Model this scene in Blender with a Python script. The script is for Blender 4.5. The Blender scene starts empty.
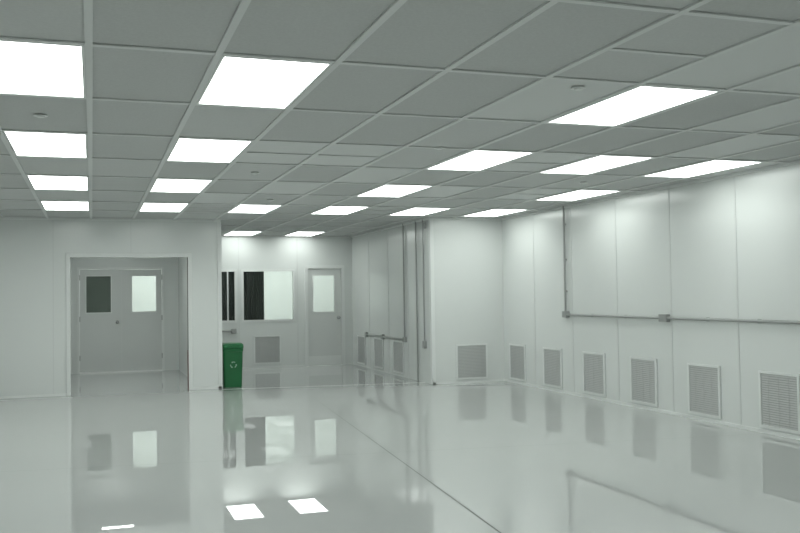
import bpy, bmesh, random
from math import *
from mathutils import Matrix, Vector
random.seed(4)
S=bpy.context.scene
S.view_settings.view_transform='Standard'
S.view_settings.look='None'
CE=2.663; XR=6.38; YC=13.4; XC=5.12; YB=18.0; YL=14.38; XL=1.93; YV=18.4
# ---------------------------------------------------------------- materials
def mat(name,col,rough=.5,spec=.5,metal=0,emit=0,noise=0,nscale=3,bump=0,bscale=40,ior=1.5):
    m=bpy.data.materials.new(name); m.use_nodes=True
    nt=m.node_tree; b=nt.nodes['Principled BSDF']
    c=(*col,1)
    b.inputs['Base Color'].default_value=c
    b.inputs['Roughness'].default_value=rough
    b.inputs['Specular IOR Level'].default_value=spec
    b.inputs['Metallic'].default_value=metal
    b.inputs['IOR'].default_value=ior
    if emit:
        b.inputs['Emission Color'].default_value=c
        b.inputs['Emission Strength'].default_value=emit
    tc=nt.nodes.new('ShaderNodeTexCoord')
    if noise:
        n=nt.nodes.new('ShaderNodeTexNoise'); n.inputs['Scale'].default_value=nscale; n.inputs['Detail'].default_value=4
        r=nt.nodes.new('ShaderNodeMapRange'); r.inputs['To Min'].default_value=1-noise; r.inputs['To Max'].default_value=1+noise
        mx=nt.nodes.new('ShaderNodeVectorMath'); mx.operation='SCALE'; mx.inputs[0].default_value=col
        nt.links.new(tc.outputs['Object'],n.inputs['Vector']); nt.links.new(n.outputs['Fac'],r.inputs['Value'])
        nt.links.new(r.outputs['Result'],mx.inputs['Scale']); nt.links.new(mx.outputs['Vector'],b.inputs['Base Color'])
    if bump:
        n=nt.nodes.new('ShaderNodeTexNoise'); n.inputs['Scale'].default_value=bscale; n.inputs['Detail'].default_value=1
        bp=nt.nodes.new('ShaderNodeBump'); bp.inputs['Strength'].default_value=bump; bp.inputs['Distance'].default_value=.01
        nt.links.new(tc.outputs['Object'],n.inputs['Vector']); nt.links.new(n.outputs['Fac'],bp.inputs['Height'])
        nt.links.new(bp.outputs['Normal'],b.inputs['Normal'])
    return m
def glass(name):
    m=bpy.data.materials.new(name); m.use_nodes=True; nt=m.node_tree; nt.nodes.clear()
    o=nt.nodes.new('ShaderNodeOutputMaterial'); mix=nt.nodes.new('ShaderNodeMixShader'); t=nt.nodes.new('ShaderNodeBsdfTransparent'); g=nt.nodes.new('ShaderNodeBsdfGlossy'); f=nt.nodes.new('ShaderNodeFresnel')
    t.inputs[0].default_value=(.94,.96,.945,1); g.inputs['Roughness'].default_value=.02; f.inputs['IOR'].default_value=1.45
    nt.links.new(f.outputs[0],mix.inputs[0]);nt.links.new(t.outputs[0],mix.inputs[1]);nt.links.new(g.outputs[0],mix.inputs[2]);nt.links.new(mix.outputs[0],o.inputs[0])
    return m
M_wall=mat('wall_panel_paint',(.68,.705,.69),.20,.5,noise=.03,nscale=.8,bump=.015,bscale=1.5)
M_seam=mat('panel_joint_batten',(.60,.62,.608),.4)
M_floor=mat('epoxy_floor',(.48,.497,.487),.006,.5,noise=.03,nscale=.5,bump=.002,bscale=.9,ior=1.95)
M_joint=mat('floor_joint',(.12,.13,.125),.6,.2)
M_tile=mat('ceiling_tile_perforated',(.51,.525,.515),.8,.2,noise=.10,nscale=60)
M_tile2=mat('ceiling_tile_grey',(.55,.565,.555),.8,.2,noise=.08,nscale=60)
M_tile3=mat('ceiling_tile_smooth',(.63,.648,.636),.6,.3)
M_tbar=mat('ceiling_tbar_paint',(.64,.658,.646),.5)
M_lamp=mat('light_diffuser',(.945,1,.963),.5,emit=5.9)
M_grl=mat('grille_slat',(.52,.535,.525),.5)
M_grb=mat('grille_mesh',(.36,.375,.365),.7)
M_frame=mat('white_metal',(.71,.732,.718),.35)
M_door=mat('door_paint',(.62,.64,.627),.3,noise=.02)
M_steel=mat('steel',(.45,.46,.45),.3,metal=.9)
M_cond=mat('conduit_grey',(.34,.352,.344),.4,metal=.3)
M_dark=mat('dark_rubber',(.10,.10,.098),.6)
M_blind=mat('dark_blind',(.05,.062,.056),.6,noise=.3,nscale=5)
M_blind2=mat('green_grey_blind',(.17,.20,.18),.6,noise=.2,nscale=5)
M_glass=glass('window_glass')
M_green=mat('green_plastic',(.008,.115,.035),.38,noise=.06)
M_green2=mat('green_plastic_lid',(.012,.15,.048),.35)
M_white=mat('white_decal',(.3,.45,.36),.5)
M_red=mat('maroon_edge_strip',(.12,.055,.05),.5)
M_alu=mat('aluminium_threshold',(.80,.81,.80),.3,metal=.3)
# ---------------------------------------------------------------- helpers
def obj(name,bm,mats,parent=None,smooth=False,bevel=0):
    me=bpy.data.meshes.new(name); bmesh.ops.recalc_face_normals(bm,faces=bm.faces); bm.to_mesh(me); bm.free()
    for m in mats: me.materials.append(m)
    if smooth:
        for p in me.polygons: p.use_smooth=True
    o=bpy.data.objects.new(name,me); bpy.context.collection.objects.link(o)
    if parent: o.parent=parent
    if bevel:
        md=o.modifiers.new('bevel','BEVEL'); md.width=bevel; md.segments=2; md.limit_method='ANGLE'
    return o
def box(bm,x0,x1,y0,y1,z0,z1,mi=0):
    v=[bm.verts.new((x,y,z)) for x in(x0,x1) for y in(y0,y1) for z in(z0,z1)]
    for f in [(0,1,3,2),(4,6,7,5),(0,4,5,1),(2,3,7,6),(0,2,6,4),(1,5,7,3)]:
        fc=bm.faces.new([v[i] for i in f]); fc.material_index=mi
def boxobj(name,dims,m,parent=None,bevel=0):
    bm=bmesh.new(); box(bm,*dims); return obj(name,bm,[m],parent,bevel=bevel)
def empty(name,loc=(0,0,0)):
    e=bpy.data.objects.new(name,None); e.location=loc; e.empty_display_size=.1; bpy.context.collection.objects.link(e); return e
def wall_x(name,x0,x1,y0,y1,z0,z1,holes=(),m=None):
    xs=sorted({x0,x1,*[h[0] for h in holes],*[h[1] for h in holes]})
    zs=sorted({z0,z1,*[h[2] for h in holes],*[h[3] for h in holes]})
    bm=bmesh.new(); 
    solid=lambda i,k: 0<=i<len(xs)-1 and 0<=k<len(zs)-1 and not any(h[0]<=xs[i] and xs[i+1]<=h[1] and h[2]<=zs[k] and zs[k+1]<=h[3] for h in holes)
    def q(*p): bm.faces.new([bm.verts.new(a) for a in p])
    for i in range(len(xs)-1):
        for k in range(len(zs)-1):
            if not solid(i,k): continue
            a,b,c,d=xs[i],xs[i+1],zs[k],zs[k+1]
            q((a,y0,c),(b,y0,c),(b,y0,d),(a,y0,d)); q((a,y1,c),(a,y1,d),(b,y1,d),(b,y1,c))
            if not solid(i-1,k): q((a,y0,c),(a,y0,d),(a,y1,d),(a,y1,c))
            if not solid(i+1,k): q((b,y0,c),(b,y1,c),(b,y1,d),(b,y0,d))
            if not solid(i,k-1): q((a,y0,c),(a,y1,c),(b,y1,c),(b,y0,c))
            if not solid(i,k+1): q((a,y0,d),(b,y0,d),(b,y1,d),(a,y1,d))
    bmesh.ops.remove_doubles(bm,verts=bm.verts,dist=1e-5)
    return obj(name,bm,[m or M_wall])
# ---------------------------------------------------------------- shell
boxobj('floor',(-4.3,6.9,-4.3,21.3,-.12,0),M_floor)
boxobj('wall_right',(XR,XR+.15,-4.15,YC+.15,0,CE),M_wall)
boxobj('wall_alcove_front',(XC,XR,YC,YC+.15,0,CE),M_wall)
boxobj('wall_alcove_right',(XC,XC+.15,YC+.15,YB,0,CE),M_wall)
boxobj('wall_left',(-4.15,-4,-4.15,YL,0,CE),M_wall)
boxobj('wall_front',(-4,XR,-4.15,-4,0,CE),M_wall)
OP=(-.31,1.42,0,2.075)
wall_x('wall_back_left',-4.15,XL,YL,YL+.15,0,CE,[OP])
boxobj('wall_vestibule_right',(1.63,XL,YL+.15,YV+.1,0,CE),M_wall)
boxobj('wall_vestibule_left',(-.75,-.6,YL+.15,YV+.1,0,CE),M_wall)
DD=(-.27,1.35,0,2.05)
wall_x('wall_vestibule_back',-.6,1.63,YV,YV+.1,0,CE,[DD])
W1=(1.98,2.70,.955,1.955); W2=(2.85,3.88,.955,1.955); BD=(4.14,4.92,0,2.03)
wall_x('wall_alcove_back',XL,XC+.15,YB,YB+.15,0,CE,[W1,W2,BD])
boxobj('wall_beyond_back',(-2,6.9,21,21.15,0,CE),M_wall)
boxobj('wall_beyond_left',(-2,-1.85,YV+.1,21,0,CE),M_wall)
boxobj('wall_beyond_right',(6.75,6.9,YB+.15,21,0,CE),M_wall)
# ---------------------------------------------------------------- ceiling
OX,OY,PU,PV=-.62,4.48,.61,1.22
lights={(0,0),(0,2),(0,4),(0,6),(2,0),(2,2),(2,4),(2,6),(6,0),(6,2),(6,4),(6,6),(8,2),(8,6),(10,2),(10,4),(10,6),(4,6),(5,10),(7,10),
 (0,-2),(2,-2),(6,-2),(10,-2),(0,-4),(4,-4),(8,-4),(2,-6),(6,-6),(10,-6),(-4,0),(-4,2),(-4,4),(-4,6),(-4,-2),(-4,-5)}|{(u,12) for u in range(0,11)}  # unseen rear rows put in for illumination; last row added to brighten beyond room
bm=bmesh.new()
smooth={(5,0),(7,-1),(6,-1),(3,2),(4,2),(5,3),(3,5),(7,2),(8,0),(9,1),(11,2),(9,4),(4,4),(7,4)}
for u in range(-7,13):
    for v in range(-8,14):
        x0=OX+u*PU; y0=OY+v*PV; x1=x0+PU; y1=y0+PV
        f=bm.faces.new([bm.verts.new(p) for p in((x0,y0,CE),(x0,y1,CE),(x1,y1,CE),(x1,y0,CE))])
        f.material_index=2 if (u,v) in smooth else (1 if random.random()<.3 else 0)
box(bm,-4.9,7.4,-5.3,21.6,CE+.1,CE+.2,0)
obj('ceiling',bm,[M_tile,M_tile2,M_tile3])
bm=bmesh.new(); w=.018; zb=CE-.012; zt=CE-.001
for u in range(-6,13):
    x=OX+u*PU
    if x<XR: box(bm,x-w,x+w,-4,YC if x>XC else (YB if x>XL else YL),zb,zt)
for v in range(-7,14):
    y=OY+v*PV; z2=zb+.0015; z3=zt-.001
    if y<YC: box(bm,-4,XR,y-w,y+w,z2,z3)
    elif y<YL: box(bm,-4,XC,y-w,y+w,z2,z3)
    elif y<YB: box(bm,XL,XC,y-w,y+w,z2,z3)
for (u,v) in [(5,-1),(3,2),(4,2),(7,2),(9,0),(9,4),(7,6),(3,6)]:
    y=OY+(v+.5)*PV; box(bm,OX+u*PU+w,OX+(u+1)*PU-w,y-w*.8,y+w*.8,zb+.003,zt-.001)
obj('trim_ceiling_grid',bm,[M_tbar])
bm=bmesh.new()
box(bm,XR-.03,XR,-4,YC,CE-.03,CE-.001); box(bm,XC,XR,YC-.03,YC,CE-.03,CE-.001)
box(bm,-4,XL,YL-.03,YL,CE-.03,CE-.001); box(bm,XL,XC,YB-.03,YB,CE-.03,CE-.001)
box(bm,XC-.03,XC,YC,YB,CE-.03,CE-.001)
obj('trim_ceiling_angle',bm,[M_frame])
def light_mesh():
    bm=bmesh.new(); a,b=PU/2-.020,PV/2-.020; f=.014
    box(bm,-a,a,-b,-b+f,-.010,0,0);box(bm,-a,a,b-f,b,-.010,0,0);box(bm,-a,-a+f,-b+f,b-f,-.010,0,0);box(bm,a-f,a,-b+f,b-f,-.010,0,0)
    box(bm,-a+f,a-f,-b+f,b-f,-.006,-.001,1)
    me=bpy.data.meshes.new('ceiling_light_panel'); bmesh.ops.recalc_face_normals(bm,faces=bm.faces); bm.to_mesh(me); bm.free()
    me.materials.append(M_frame); me.materials.append(M_lamp); return me
lm=light_mesh()
for (x,y) in [(OX+(u+.5)*PU,OY+(v+.5)*PV) for u,v in sorted(lights)]+[(.42,16.52),(.42,15.2)]:  # last panel is unseen behind the header, added to brighten the vestibule
    o=bpy.data.objects.new('ceiling_light_panel',lm); bpy.context.collection.objects.link(o)
    o.location=(x,y,CE-.001)
def sprinkler(x,y):
    bm=bmesh.new()
    bmesh.ops.create_cone(bm,cap_ends=True,segments=24,radius1=.045,radius2=.035,depth=.010,matrix=Matrix.Translation((x,y,CE-.006)))
    bmesh.ops.create_cone(bm,cap_ends=True,segments=16,radius1=.022,radius2=.028,depth=.008,matrix=Matrix.Translation((x,y,CE-.015)))
    obj('sprinkler_head',bm,[M_frame])
for u,v in [(5,-.35),(0,1),(5,1.5),(3,3),(9,3),(4,5)]: sprinkler(OX+(u+.5)*PU,OY+(v+.5)*PV)
# ---------------------------------------------------------------- panel joints
bm=bmesh.new()
for k in range(1,15):
    y=13.44-1.14*k; box(bm,XR-.004,XR,y-.010,y+.010,0,CE-.03)
obj('trim_wall_right_joints',bm,[M_seam])
bm=bmesh.new()
for x in (-3.6,-2.45,-1.5,-.55): box(bm,x-.008,x+.008,YL-.003,YL,0,CE-.03)
box(bm,.56,.575,YL-.003,YL,2.14,CE-.03)
for x in (2.77,3.96,): box(bm,x-.01,x+.01,YB-.004,YB,0,CE-.03)
for y in (14.55,15.6,16.8): box(bm,XC-.004,XC,y-.01,y+.01,0,CE-.03)
obj('trim_wall_back_joints',bm,[M_seam])
bm=bmesh.new()
box(bm,XC-.012,XC+.05,YC-.012,YC,0,CE-.03); box(bm,XC-.012,XC,YC,YC+.05,0,CE-.03)
box(bm,XL-.05,XL+.012,YL-.012,YL,0,CE-.03); box(bm,XL,XL+.012,YL,YL+.15,0,CE-.03)
obj('trim_wall_corners',bm,[M_frame])
bm=bmesh.new(); box(bm,XR-.012,XR,-4,YC,0,.035); obj('baseboard_right',bm,[M_frame])
bm=bmesh.new(); box(bm,XC,XR-.012,YC-.012,YC,0,.035); obj('baseboard_alcove_front',bm,[M_frame])
bm=bmesh.new(); box(bm,-4,OP[0]-.06,YL-.012,YL,0,.035); box(bm,OP[1]+.06,XL,YL-.012,YL,0,.035); obj('baseboard_back_left',bm,[M_frame])
bm=bmesh.new(); box(bm,XL,BD[0]-.05,YB-.012,YB,0,.035); obj('baseboard_alcove_back',bm,[M_frame])
def strip(bm,a,b,w,z):
    a=Vector((*a,0));b=Vector((*b,0));n=(b-a).normalized().cross(Vector((0,0,1)))*w/2
    bm.faces.new([bm.verts.new((p.x,p.y,z)) for p in(a-n,b-n,b+n,a+n)])
bm=bmesh.new(); strip(bm,(3.0,13.0),(1.65,-3),.011,.0008); obj('trim_floor_joint_long',bm,[M_joint])
bm=bmesh.new(); strip(bm,(-3.99,8.75),(6.3,7.35),.004,.0006); obj('trim_floor_joint_cross',bm,[M_joint])
bm=bmesh.new(); strip(bm,(XL,14.2),(XC,13.75),.04,.001); obj('trim_alcove_threshold',bm,[M_alu])
bm=bmesh.new(); f=.06
for sx,a in((-1,OP[0]),(1,OP[1])):
    x0,x1=sorted((a,a+sx*f)); box(bm,x0,x1,YL-.02,YL,0,OP[3]+f)
box(bm,OP[0],OP[1],YL-.02,YL,OP[3],OP[3]+f)
obj('trim_vestibule_opening',bm,[M_frame],bevel=.004)
boxobj('trim_jamb_edge_strip',(OP[1]-.015,OP[1],YL-.01,YL+.02,.0,.62),M_red)
boxobj('trim_jamb_seal',(OP[1]-.010,OP[1],YL-.01,YL+.02,.62,OP[3]),M_dark)
# ---------------------------------------------------------------- doors
def ring(bm,x0,x1,z0,z1,y0,y1,w,mi=0):
    box(bm,x0,x0+w,y0,y1,z0,z1,mi);box(bm,x1-w,x1,y0,y1,z0,z1,mi)
    box(bm,x0+w,x1-w,y0,y1,z0,z0+w,mi);box(bm,x0+w,x1-w,y0,y1,z1-w,z1,mi)
def leaf(par,nm,x0,x1,z1,y,win,dark):
    wx0,wx1,wz0,wz1=win
    xs=[x0,wx0,wx1,x1];zs=[.01,wz0,wz1,z1]
    bm=bmesh.new()
    for i in range(3):
        for k in range(3):
            if i==1 and k==1: continue
            box(bm,xs[i],xs[i+1],y,y+.045,zs[k],zs[k+1])
    obj(nm,bm,[M_door],par)
    bm=bmesh.new(); ring(bm,wx0-.015,wx1+.015,wz0-.015,wz1+.015,y-.008,y,.02); obj(nm+'_window_bead',bm,[M_frame],par)
    boxobj(nm+'_glass',(wx0,wx1,y+.018,y+.024,wz0,wz1),M_glass,par)
    if dark: boxobj(nm+'_blind',(wx0,wx1,y+.03,y+.036,wz0,wz1),M_blind2,par)
def knob(par,nm,x,y,z):
    bm=bmesh.new(); R=Matrix.Rotation(pi/2,4,'X')
    bmesh.ops.create_cone(bm,cap_ends=True,segments=20,radius1=.035,radius2=.032,depth=.01,matrix=Matrix.Translation((x,y-.005,z))@R)
    bmesh.ops.create_cone(bm,cap_ends=True,segments=16,radius1=.013,radius2=.013,depth=.04,matrix=Matrix.Translation((x,y-.03,z))@R)
    bmesh.ops.create_uvsphere(bm,u_segments=20,v_segments=12,radius=.03,matrix=Matrix.Translation((x,y-.06,z)))
    obj(nm,bm,[M_cond],par,smooth=True)
d=empty('door_1')
y=YV+.02; mid=.545
bm=bmesh.new(); box(bm,DD[0],DD[0]+.04,YV-.015,YV+.1,0,DD[3]);box(bm,DD[1]-.04,DD[1],YV-.015,YV+.1,0,DD[3]);box(bm,DD[0]+.04,DD[1]-.04,YV-.015,YV+.1,DD[3]-.04,DD[3]);obj('frame',bm,[M_frame],d)
leaf(d,'leaf_left',DD[0]+.045,mid-.003,DD[3]-.045,y,(-.11,.35,1.17,1.88),True)
leaf(d,'leaf_right',mid+.003,DD[1]-.045,DD[3]-.045,y,(.74,1.20,1.17,1.88),False)
boxobj('astragal',(mid-.010,mid+.010,y-.012,y-.001,.01,DD[3]-.045),M_tbar,d)
knob(d,'knob',mid-.08,y,.98)
boxobj('threshold',(DD[0]+.04,DD[1]-.04,YV-.05,YV+.1,0,.025),M_alu,d)
for z in(.25,1.0,1.8):
    boxobj('hinge_l',(DD[0]+.032,DD[0]+.055,YV-.022,YV-.015,z,z+.1),M_steel,d); boxobj('hinge_r',(DD[1]-.055,DD[1]-.032,YV-.022,YV-.015,z,z+.1),M_steel,d)
d=empty('door_2'); y=YB+.02
bm=bmesh.new(); box(bm,BD[0]-.03,BD[0]+.035,YB-.015,YB+.15,0,BD[3]+.03);box(bm,BD[1]-.035,BD[1]+.03,YB-.015,YB+.15,0,BD[3]+.03);box(bm,BD[0]+.035,BD[1]-.035,YB-.015,YB+.15,BD[3]-.035,BD[3]+.03);obj('frame',bm,[M_frame],d)
leaf(d,'leaf',BD[0]+.04,BD[1]-.04,BD[3]-.04,y,(4.29,4.74,1.10,1.85),False)
knob(d,'knob',BD[1]-.10,y,.98)
boxobj('kick_edge',(BD[0]+.05,BD[1]-.05,y-.004,y,.02,.2),M_frame,d)
# ---------------------------------------------------------------- windows
def window(name,R,mull,blinds):
    d=empty(name); x0,x1,z0,z1=R
    bm=bmesh.new(); ring(bm,x0-.03,x1+.03,z0-.03,z1+.03,YB-.012,YB+.02,.045)
    for m in mull: box(bm,m-.012,m+.012,YB-.012,YB+.04,z0+.015,z1-.015)
    obj('frame',bm,[M_frame],d)
    boxobj('glass',(x0,x1,YB+.05,YB+.056,z0,z1),M_glass,d)
    for k,(a,b) in enumerate(blinds):
        bm=bmesh.new(); n=18
        for i in range(n):
            xa=a+(b-a)*i/n; xb=a+(b-a)*(i+1)/n; o=.012 if i%2 else 0; o2=.012-o
            v=[bm.verts.new(p) for p in((xa,YB+.085+o,z0),(xb,YB+.085+o2,z0),(xb,YB+.085+o2,z1),(xa,YB+.085+o,z1))]
            bm.faces.new(v)
        obj('blind_%d'%(k+1),bm,[M_blind],d)
window('window_1',W1,[2.55],[(1.98,2.70)])
window('window_2',W2,[],[(2.85,3.29)])
# ---------------------------------------------------------------- grilles
def grille_mesh():
    w,h=.55,.57; bm=bmesh.new(); f=.028
    box(bm,-w/2,w/2,-.004,0,0,h,1)
    ring(bm,-w/2,w/2,0,h,-.018,-.004,f,0)
    n=22
    for i in range(n):
        z=f+(h-2*f)*(i+.5)/n
        v=[bm.verts.new(p) for p in((-w/2+f,-.015,z-.009),(w/2-f,-.015,z-.009),(w/2-f,-.005,z+.008),(-w/2+f,-.005,z+.008))]
        bm.faces.new(v).material_index=2
    for i in range(1,4):
        x=-w/2+w*i/4; box(bm,x-.003,x+.003,-.0165,-.0155,f,h-f,2)
    me=bpy.data.meshes.new('return_air_grille'); bmesh.ops.recalc_face_normals(bm,faces=bm.faces); bm.to_mesh(me); bm.free()
    for m in(M_frame,M_grb,M_grl): me.materials.append(m)
    return me
gm=grille_mesh()
def grille(loc,rot=0):
    o=bpy.data.objects.new('return_air_grille',gm); bpy.context.collection.objects.link(o); o.location=loc; o.rotation_euler=(0,0,rot)
for k in range(10): grille((XR,12.90-1.147*k,.055),-pi/2)
grille((5.80,YC,.055)); grille((3.33,YB,.085))
for y in(17.35,16.2,15.05): grille((XC,y,.055),-pi/2)
# ---------------------------------------------------------------- conduits
def tube(par,nm,pts,r=.013,m=M_cond):
    cu=bpy.data.curves.new(nm,'CURVE'); cu.dimensions='3D'; cu.bevel_depth=r; cu.bevel_resolution=4; cu.use_fill_caps=True
    s=cu.splines.new('POLY'); s.points.add(len(pts)-1)
    for p,q in zip(s.points,pts): p.co=(*q,1)
    cu.materials.append(m)
    o=bpy.data.objects.new(nm,cu); bpy.context.collection.objects.link(o); o.parent=par
def jbox(par,nm,c,s):
    bm=bmesh.new(); box(bm,c[0]-s[0],c[0]+s[0],c[1]-s[1],c[1]+s[1],c[2]-s[2],c[2]+s[2]); obj(nm,bm,[M_cond],par,bevel=.006)
xr=XR-.03
d=empty('electrical_conduit')
tube(d,'drop',[(xr,11.30,CE-.002),(xr,11.30,1.12)],.015)
tube(d,'run',[(xr,11.30,1.12),(xr,-3.9,1.12)],.017)
jbox(d,'elbow_box',(xr,11.30,1.125),(.03,.06,.045)); jbox(d,'junction_box',(xr,8.98,1.12),(.03,.075,.045)); jbox(d,'junction_box_near',(xr,4.5,1.12),(.03,.075,.045))
for y in (10.6,9.8,8.2,7.4,6.6): jbox(d,'clamp',(xr+.01,y,1.12),(.019,.012,.022))
for z in (2.4,1.9,1.45): jbox(d,'clamp_v',(xr+.01,11.30,z),(.019,.022,.012))
xc=XC-.025
d=empty('electrical_conduit')
tube(d,'drop',[(xc,14.66,CE-.002),(xc,14.66,.66)],.013); tube(d,'run',[(xc,14.66,.66),(xc,17.0,.66)],.018)
jbox(d,'box_a',(xc,14.66,.66),(.025,.05,.045)); jbox(d,'box_b',(xc,16.95,.66),(.025,.05,.045)); jbox(d,'box_c',(xc,15.9,.66),(.025,.05,.045))
d=empty('electrical_conduit')
tube(d,'drop',[(xc,14.02,CE-.002),(xc,14.02,.0)],.013)
d=empty('electrical_conduit')
tube(d,'drop',[(xc,13.68,CE-.002),(xc,13.68,.62)],.012); jbox(d,'box',(xc,13.68,.62),(.025,.045,.06)); jbox(d,'switch',(xc,13.60,2.55),(.02,.03,.05))
d=empty('electrical_conduit')
tube(d,'run',[(XL+.05,YB-.03,.76),(2.68,YB-.03,.76)],.018); jbox(d,'box',(2.66,YB-.03,.76),(.05,.028,.045)); jbox(d,'box_b',(2.25,YB-.03,.76),(.03,.028,.035))
# ---------------------------------------------------------------- waste bin
d=empty('waste_bin',(2.122,14.60,0))
def rrect(w,l,r,n=6):
    pts=[]
    for cx,cy,a0 in((w-r,l-r,0),(-w+r,l-r,90),(-w+r,-l+r,180),(w-r,-l+r,270)):
        for i in range(n+1):
            a=radians(a0+90*i/n); pts.append((cx+r*cos(a),cy+r*sin(a)))
    return pts
def loft(bm,secs):
    prev=None
    for (w,l,r,z) in secs:
        vs=[bm.verts.new((x,y,z)) for x,y in rrect(w,l,r)]
        if prev:
            for i in range(len(vs)): bm.faces.new((prev[i],prev[(i+1)%len(vs)],vs[(i+1)%len(vs)],vs[i]))
        else: bm.faces.new(vs[::-1])
        prev=vs
    bm.faces.new(prev)
bm=bmesh.new(); loft(bm,[(.138,.145,.03,.0),(.143,.15,.035,.015),(.155,.18,.035,.56),(.155,.18,.035,.565),(.160,.193,.04,.57),(.162,.195,.04,.615),(.157,.187,.035,.62)])
obj('body',bm,[M_green],d)
bm=bmesh.new(); loft(bm,[(.164,.198,.04,.622),(.166,.2,.04,.64),(.162,.193,.045,.685),(.145,.17,.05,.70)])
obj('lid',bm,[M_green2],d)
boxobj('swing_flap',(-.10,.10,-.202,-.193,.632,.675),M_green,d,bevel=.004)
bm=bmesh.new(); box(bm,-.174,-.160,-.05,.05,.585,.605); box(bm,.160,.176,-.05,.05,.585,.605); obj('handles',bm,[M_green],d,bevel=.004)
bm=bmesh.new()
for k in range(3):
    a=radians(90+120*k); R=.045
    s,e,wd=-35,20,.007
    pr=None
    for i in range(7):
        t=a+radians(s+(e-s)*i/6)
        p1=(cos(t)*(R-wd),sin(t)*(R-wd)); p2=(cos(t)*(R+wd),sin(t)*(R+wd))
        c=[bm.verts.new((p[0],-.170-(.3+p[1])*.03-.0035,.36+p[1])) for p in(p1,p2)]
        if pr: bm.faces.new((pr[0],pr[1],c[1],c[0]))
        pr=c
    t=a+radians(e); t2=a+radians(e+28)
    c=[bm.verts.new((x,-.170-(.3+yy)*.03-.0035,.36+yy)) for x,yy in((cos(t)*(R-.016),sin(t)*(R-.016)),(cos(t)*(R+.016),sin(t)*(R+.016)),(cos(t2)*R,sin(t2)*R))]
    bm.faces.new(c)
obj('recycling_mark',bm,[M_white],d)
# ---------------------------------------------------------------- world + camera
w_=bpy.data.worlds.new('World'); S.world=w_; w_.use_nodes=True
w_.node_tree.nodes['Background'].inputs[0].default_value=(.5,.52,.51,1); w_.node_tree.nodes['Background'].inputs[1].default_value=.05
yaw,pit,roll=radians(18.94),radians(1.74),radians(-.86)
fw=Vector((sin(yaw)*cos(pit),cos(yaw)*cos(pit),sin(pit))); r0=Vector((cos(yaw),-sin(yaw),0)); u0=r0.cross(fw)
r1=r0*cos(roll)+u0*sin(roll); u1=-r0*sin(roll)+u0*cos(roll)
cd=bpy.data.cameras.new('camera'); cd.sensor_width=36; cd.lens=898/800*36; cd.clip_start=.05
co=bpy.data.objects.new('camera',cd); bpy.context.collection.objects.link(co)
co.matrix_world=Matrix(((r1.x,u1.x,-fw.x,0),(r1.y,u1.y,-fw.y,0),(r1.z,u1.z,-fw.z,1.45),(0,0,0,1)))
S.camera=co
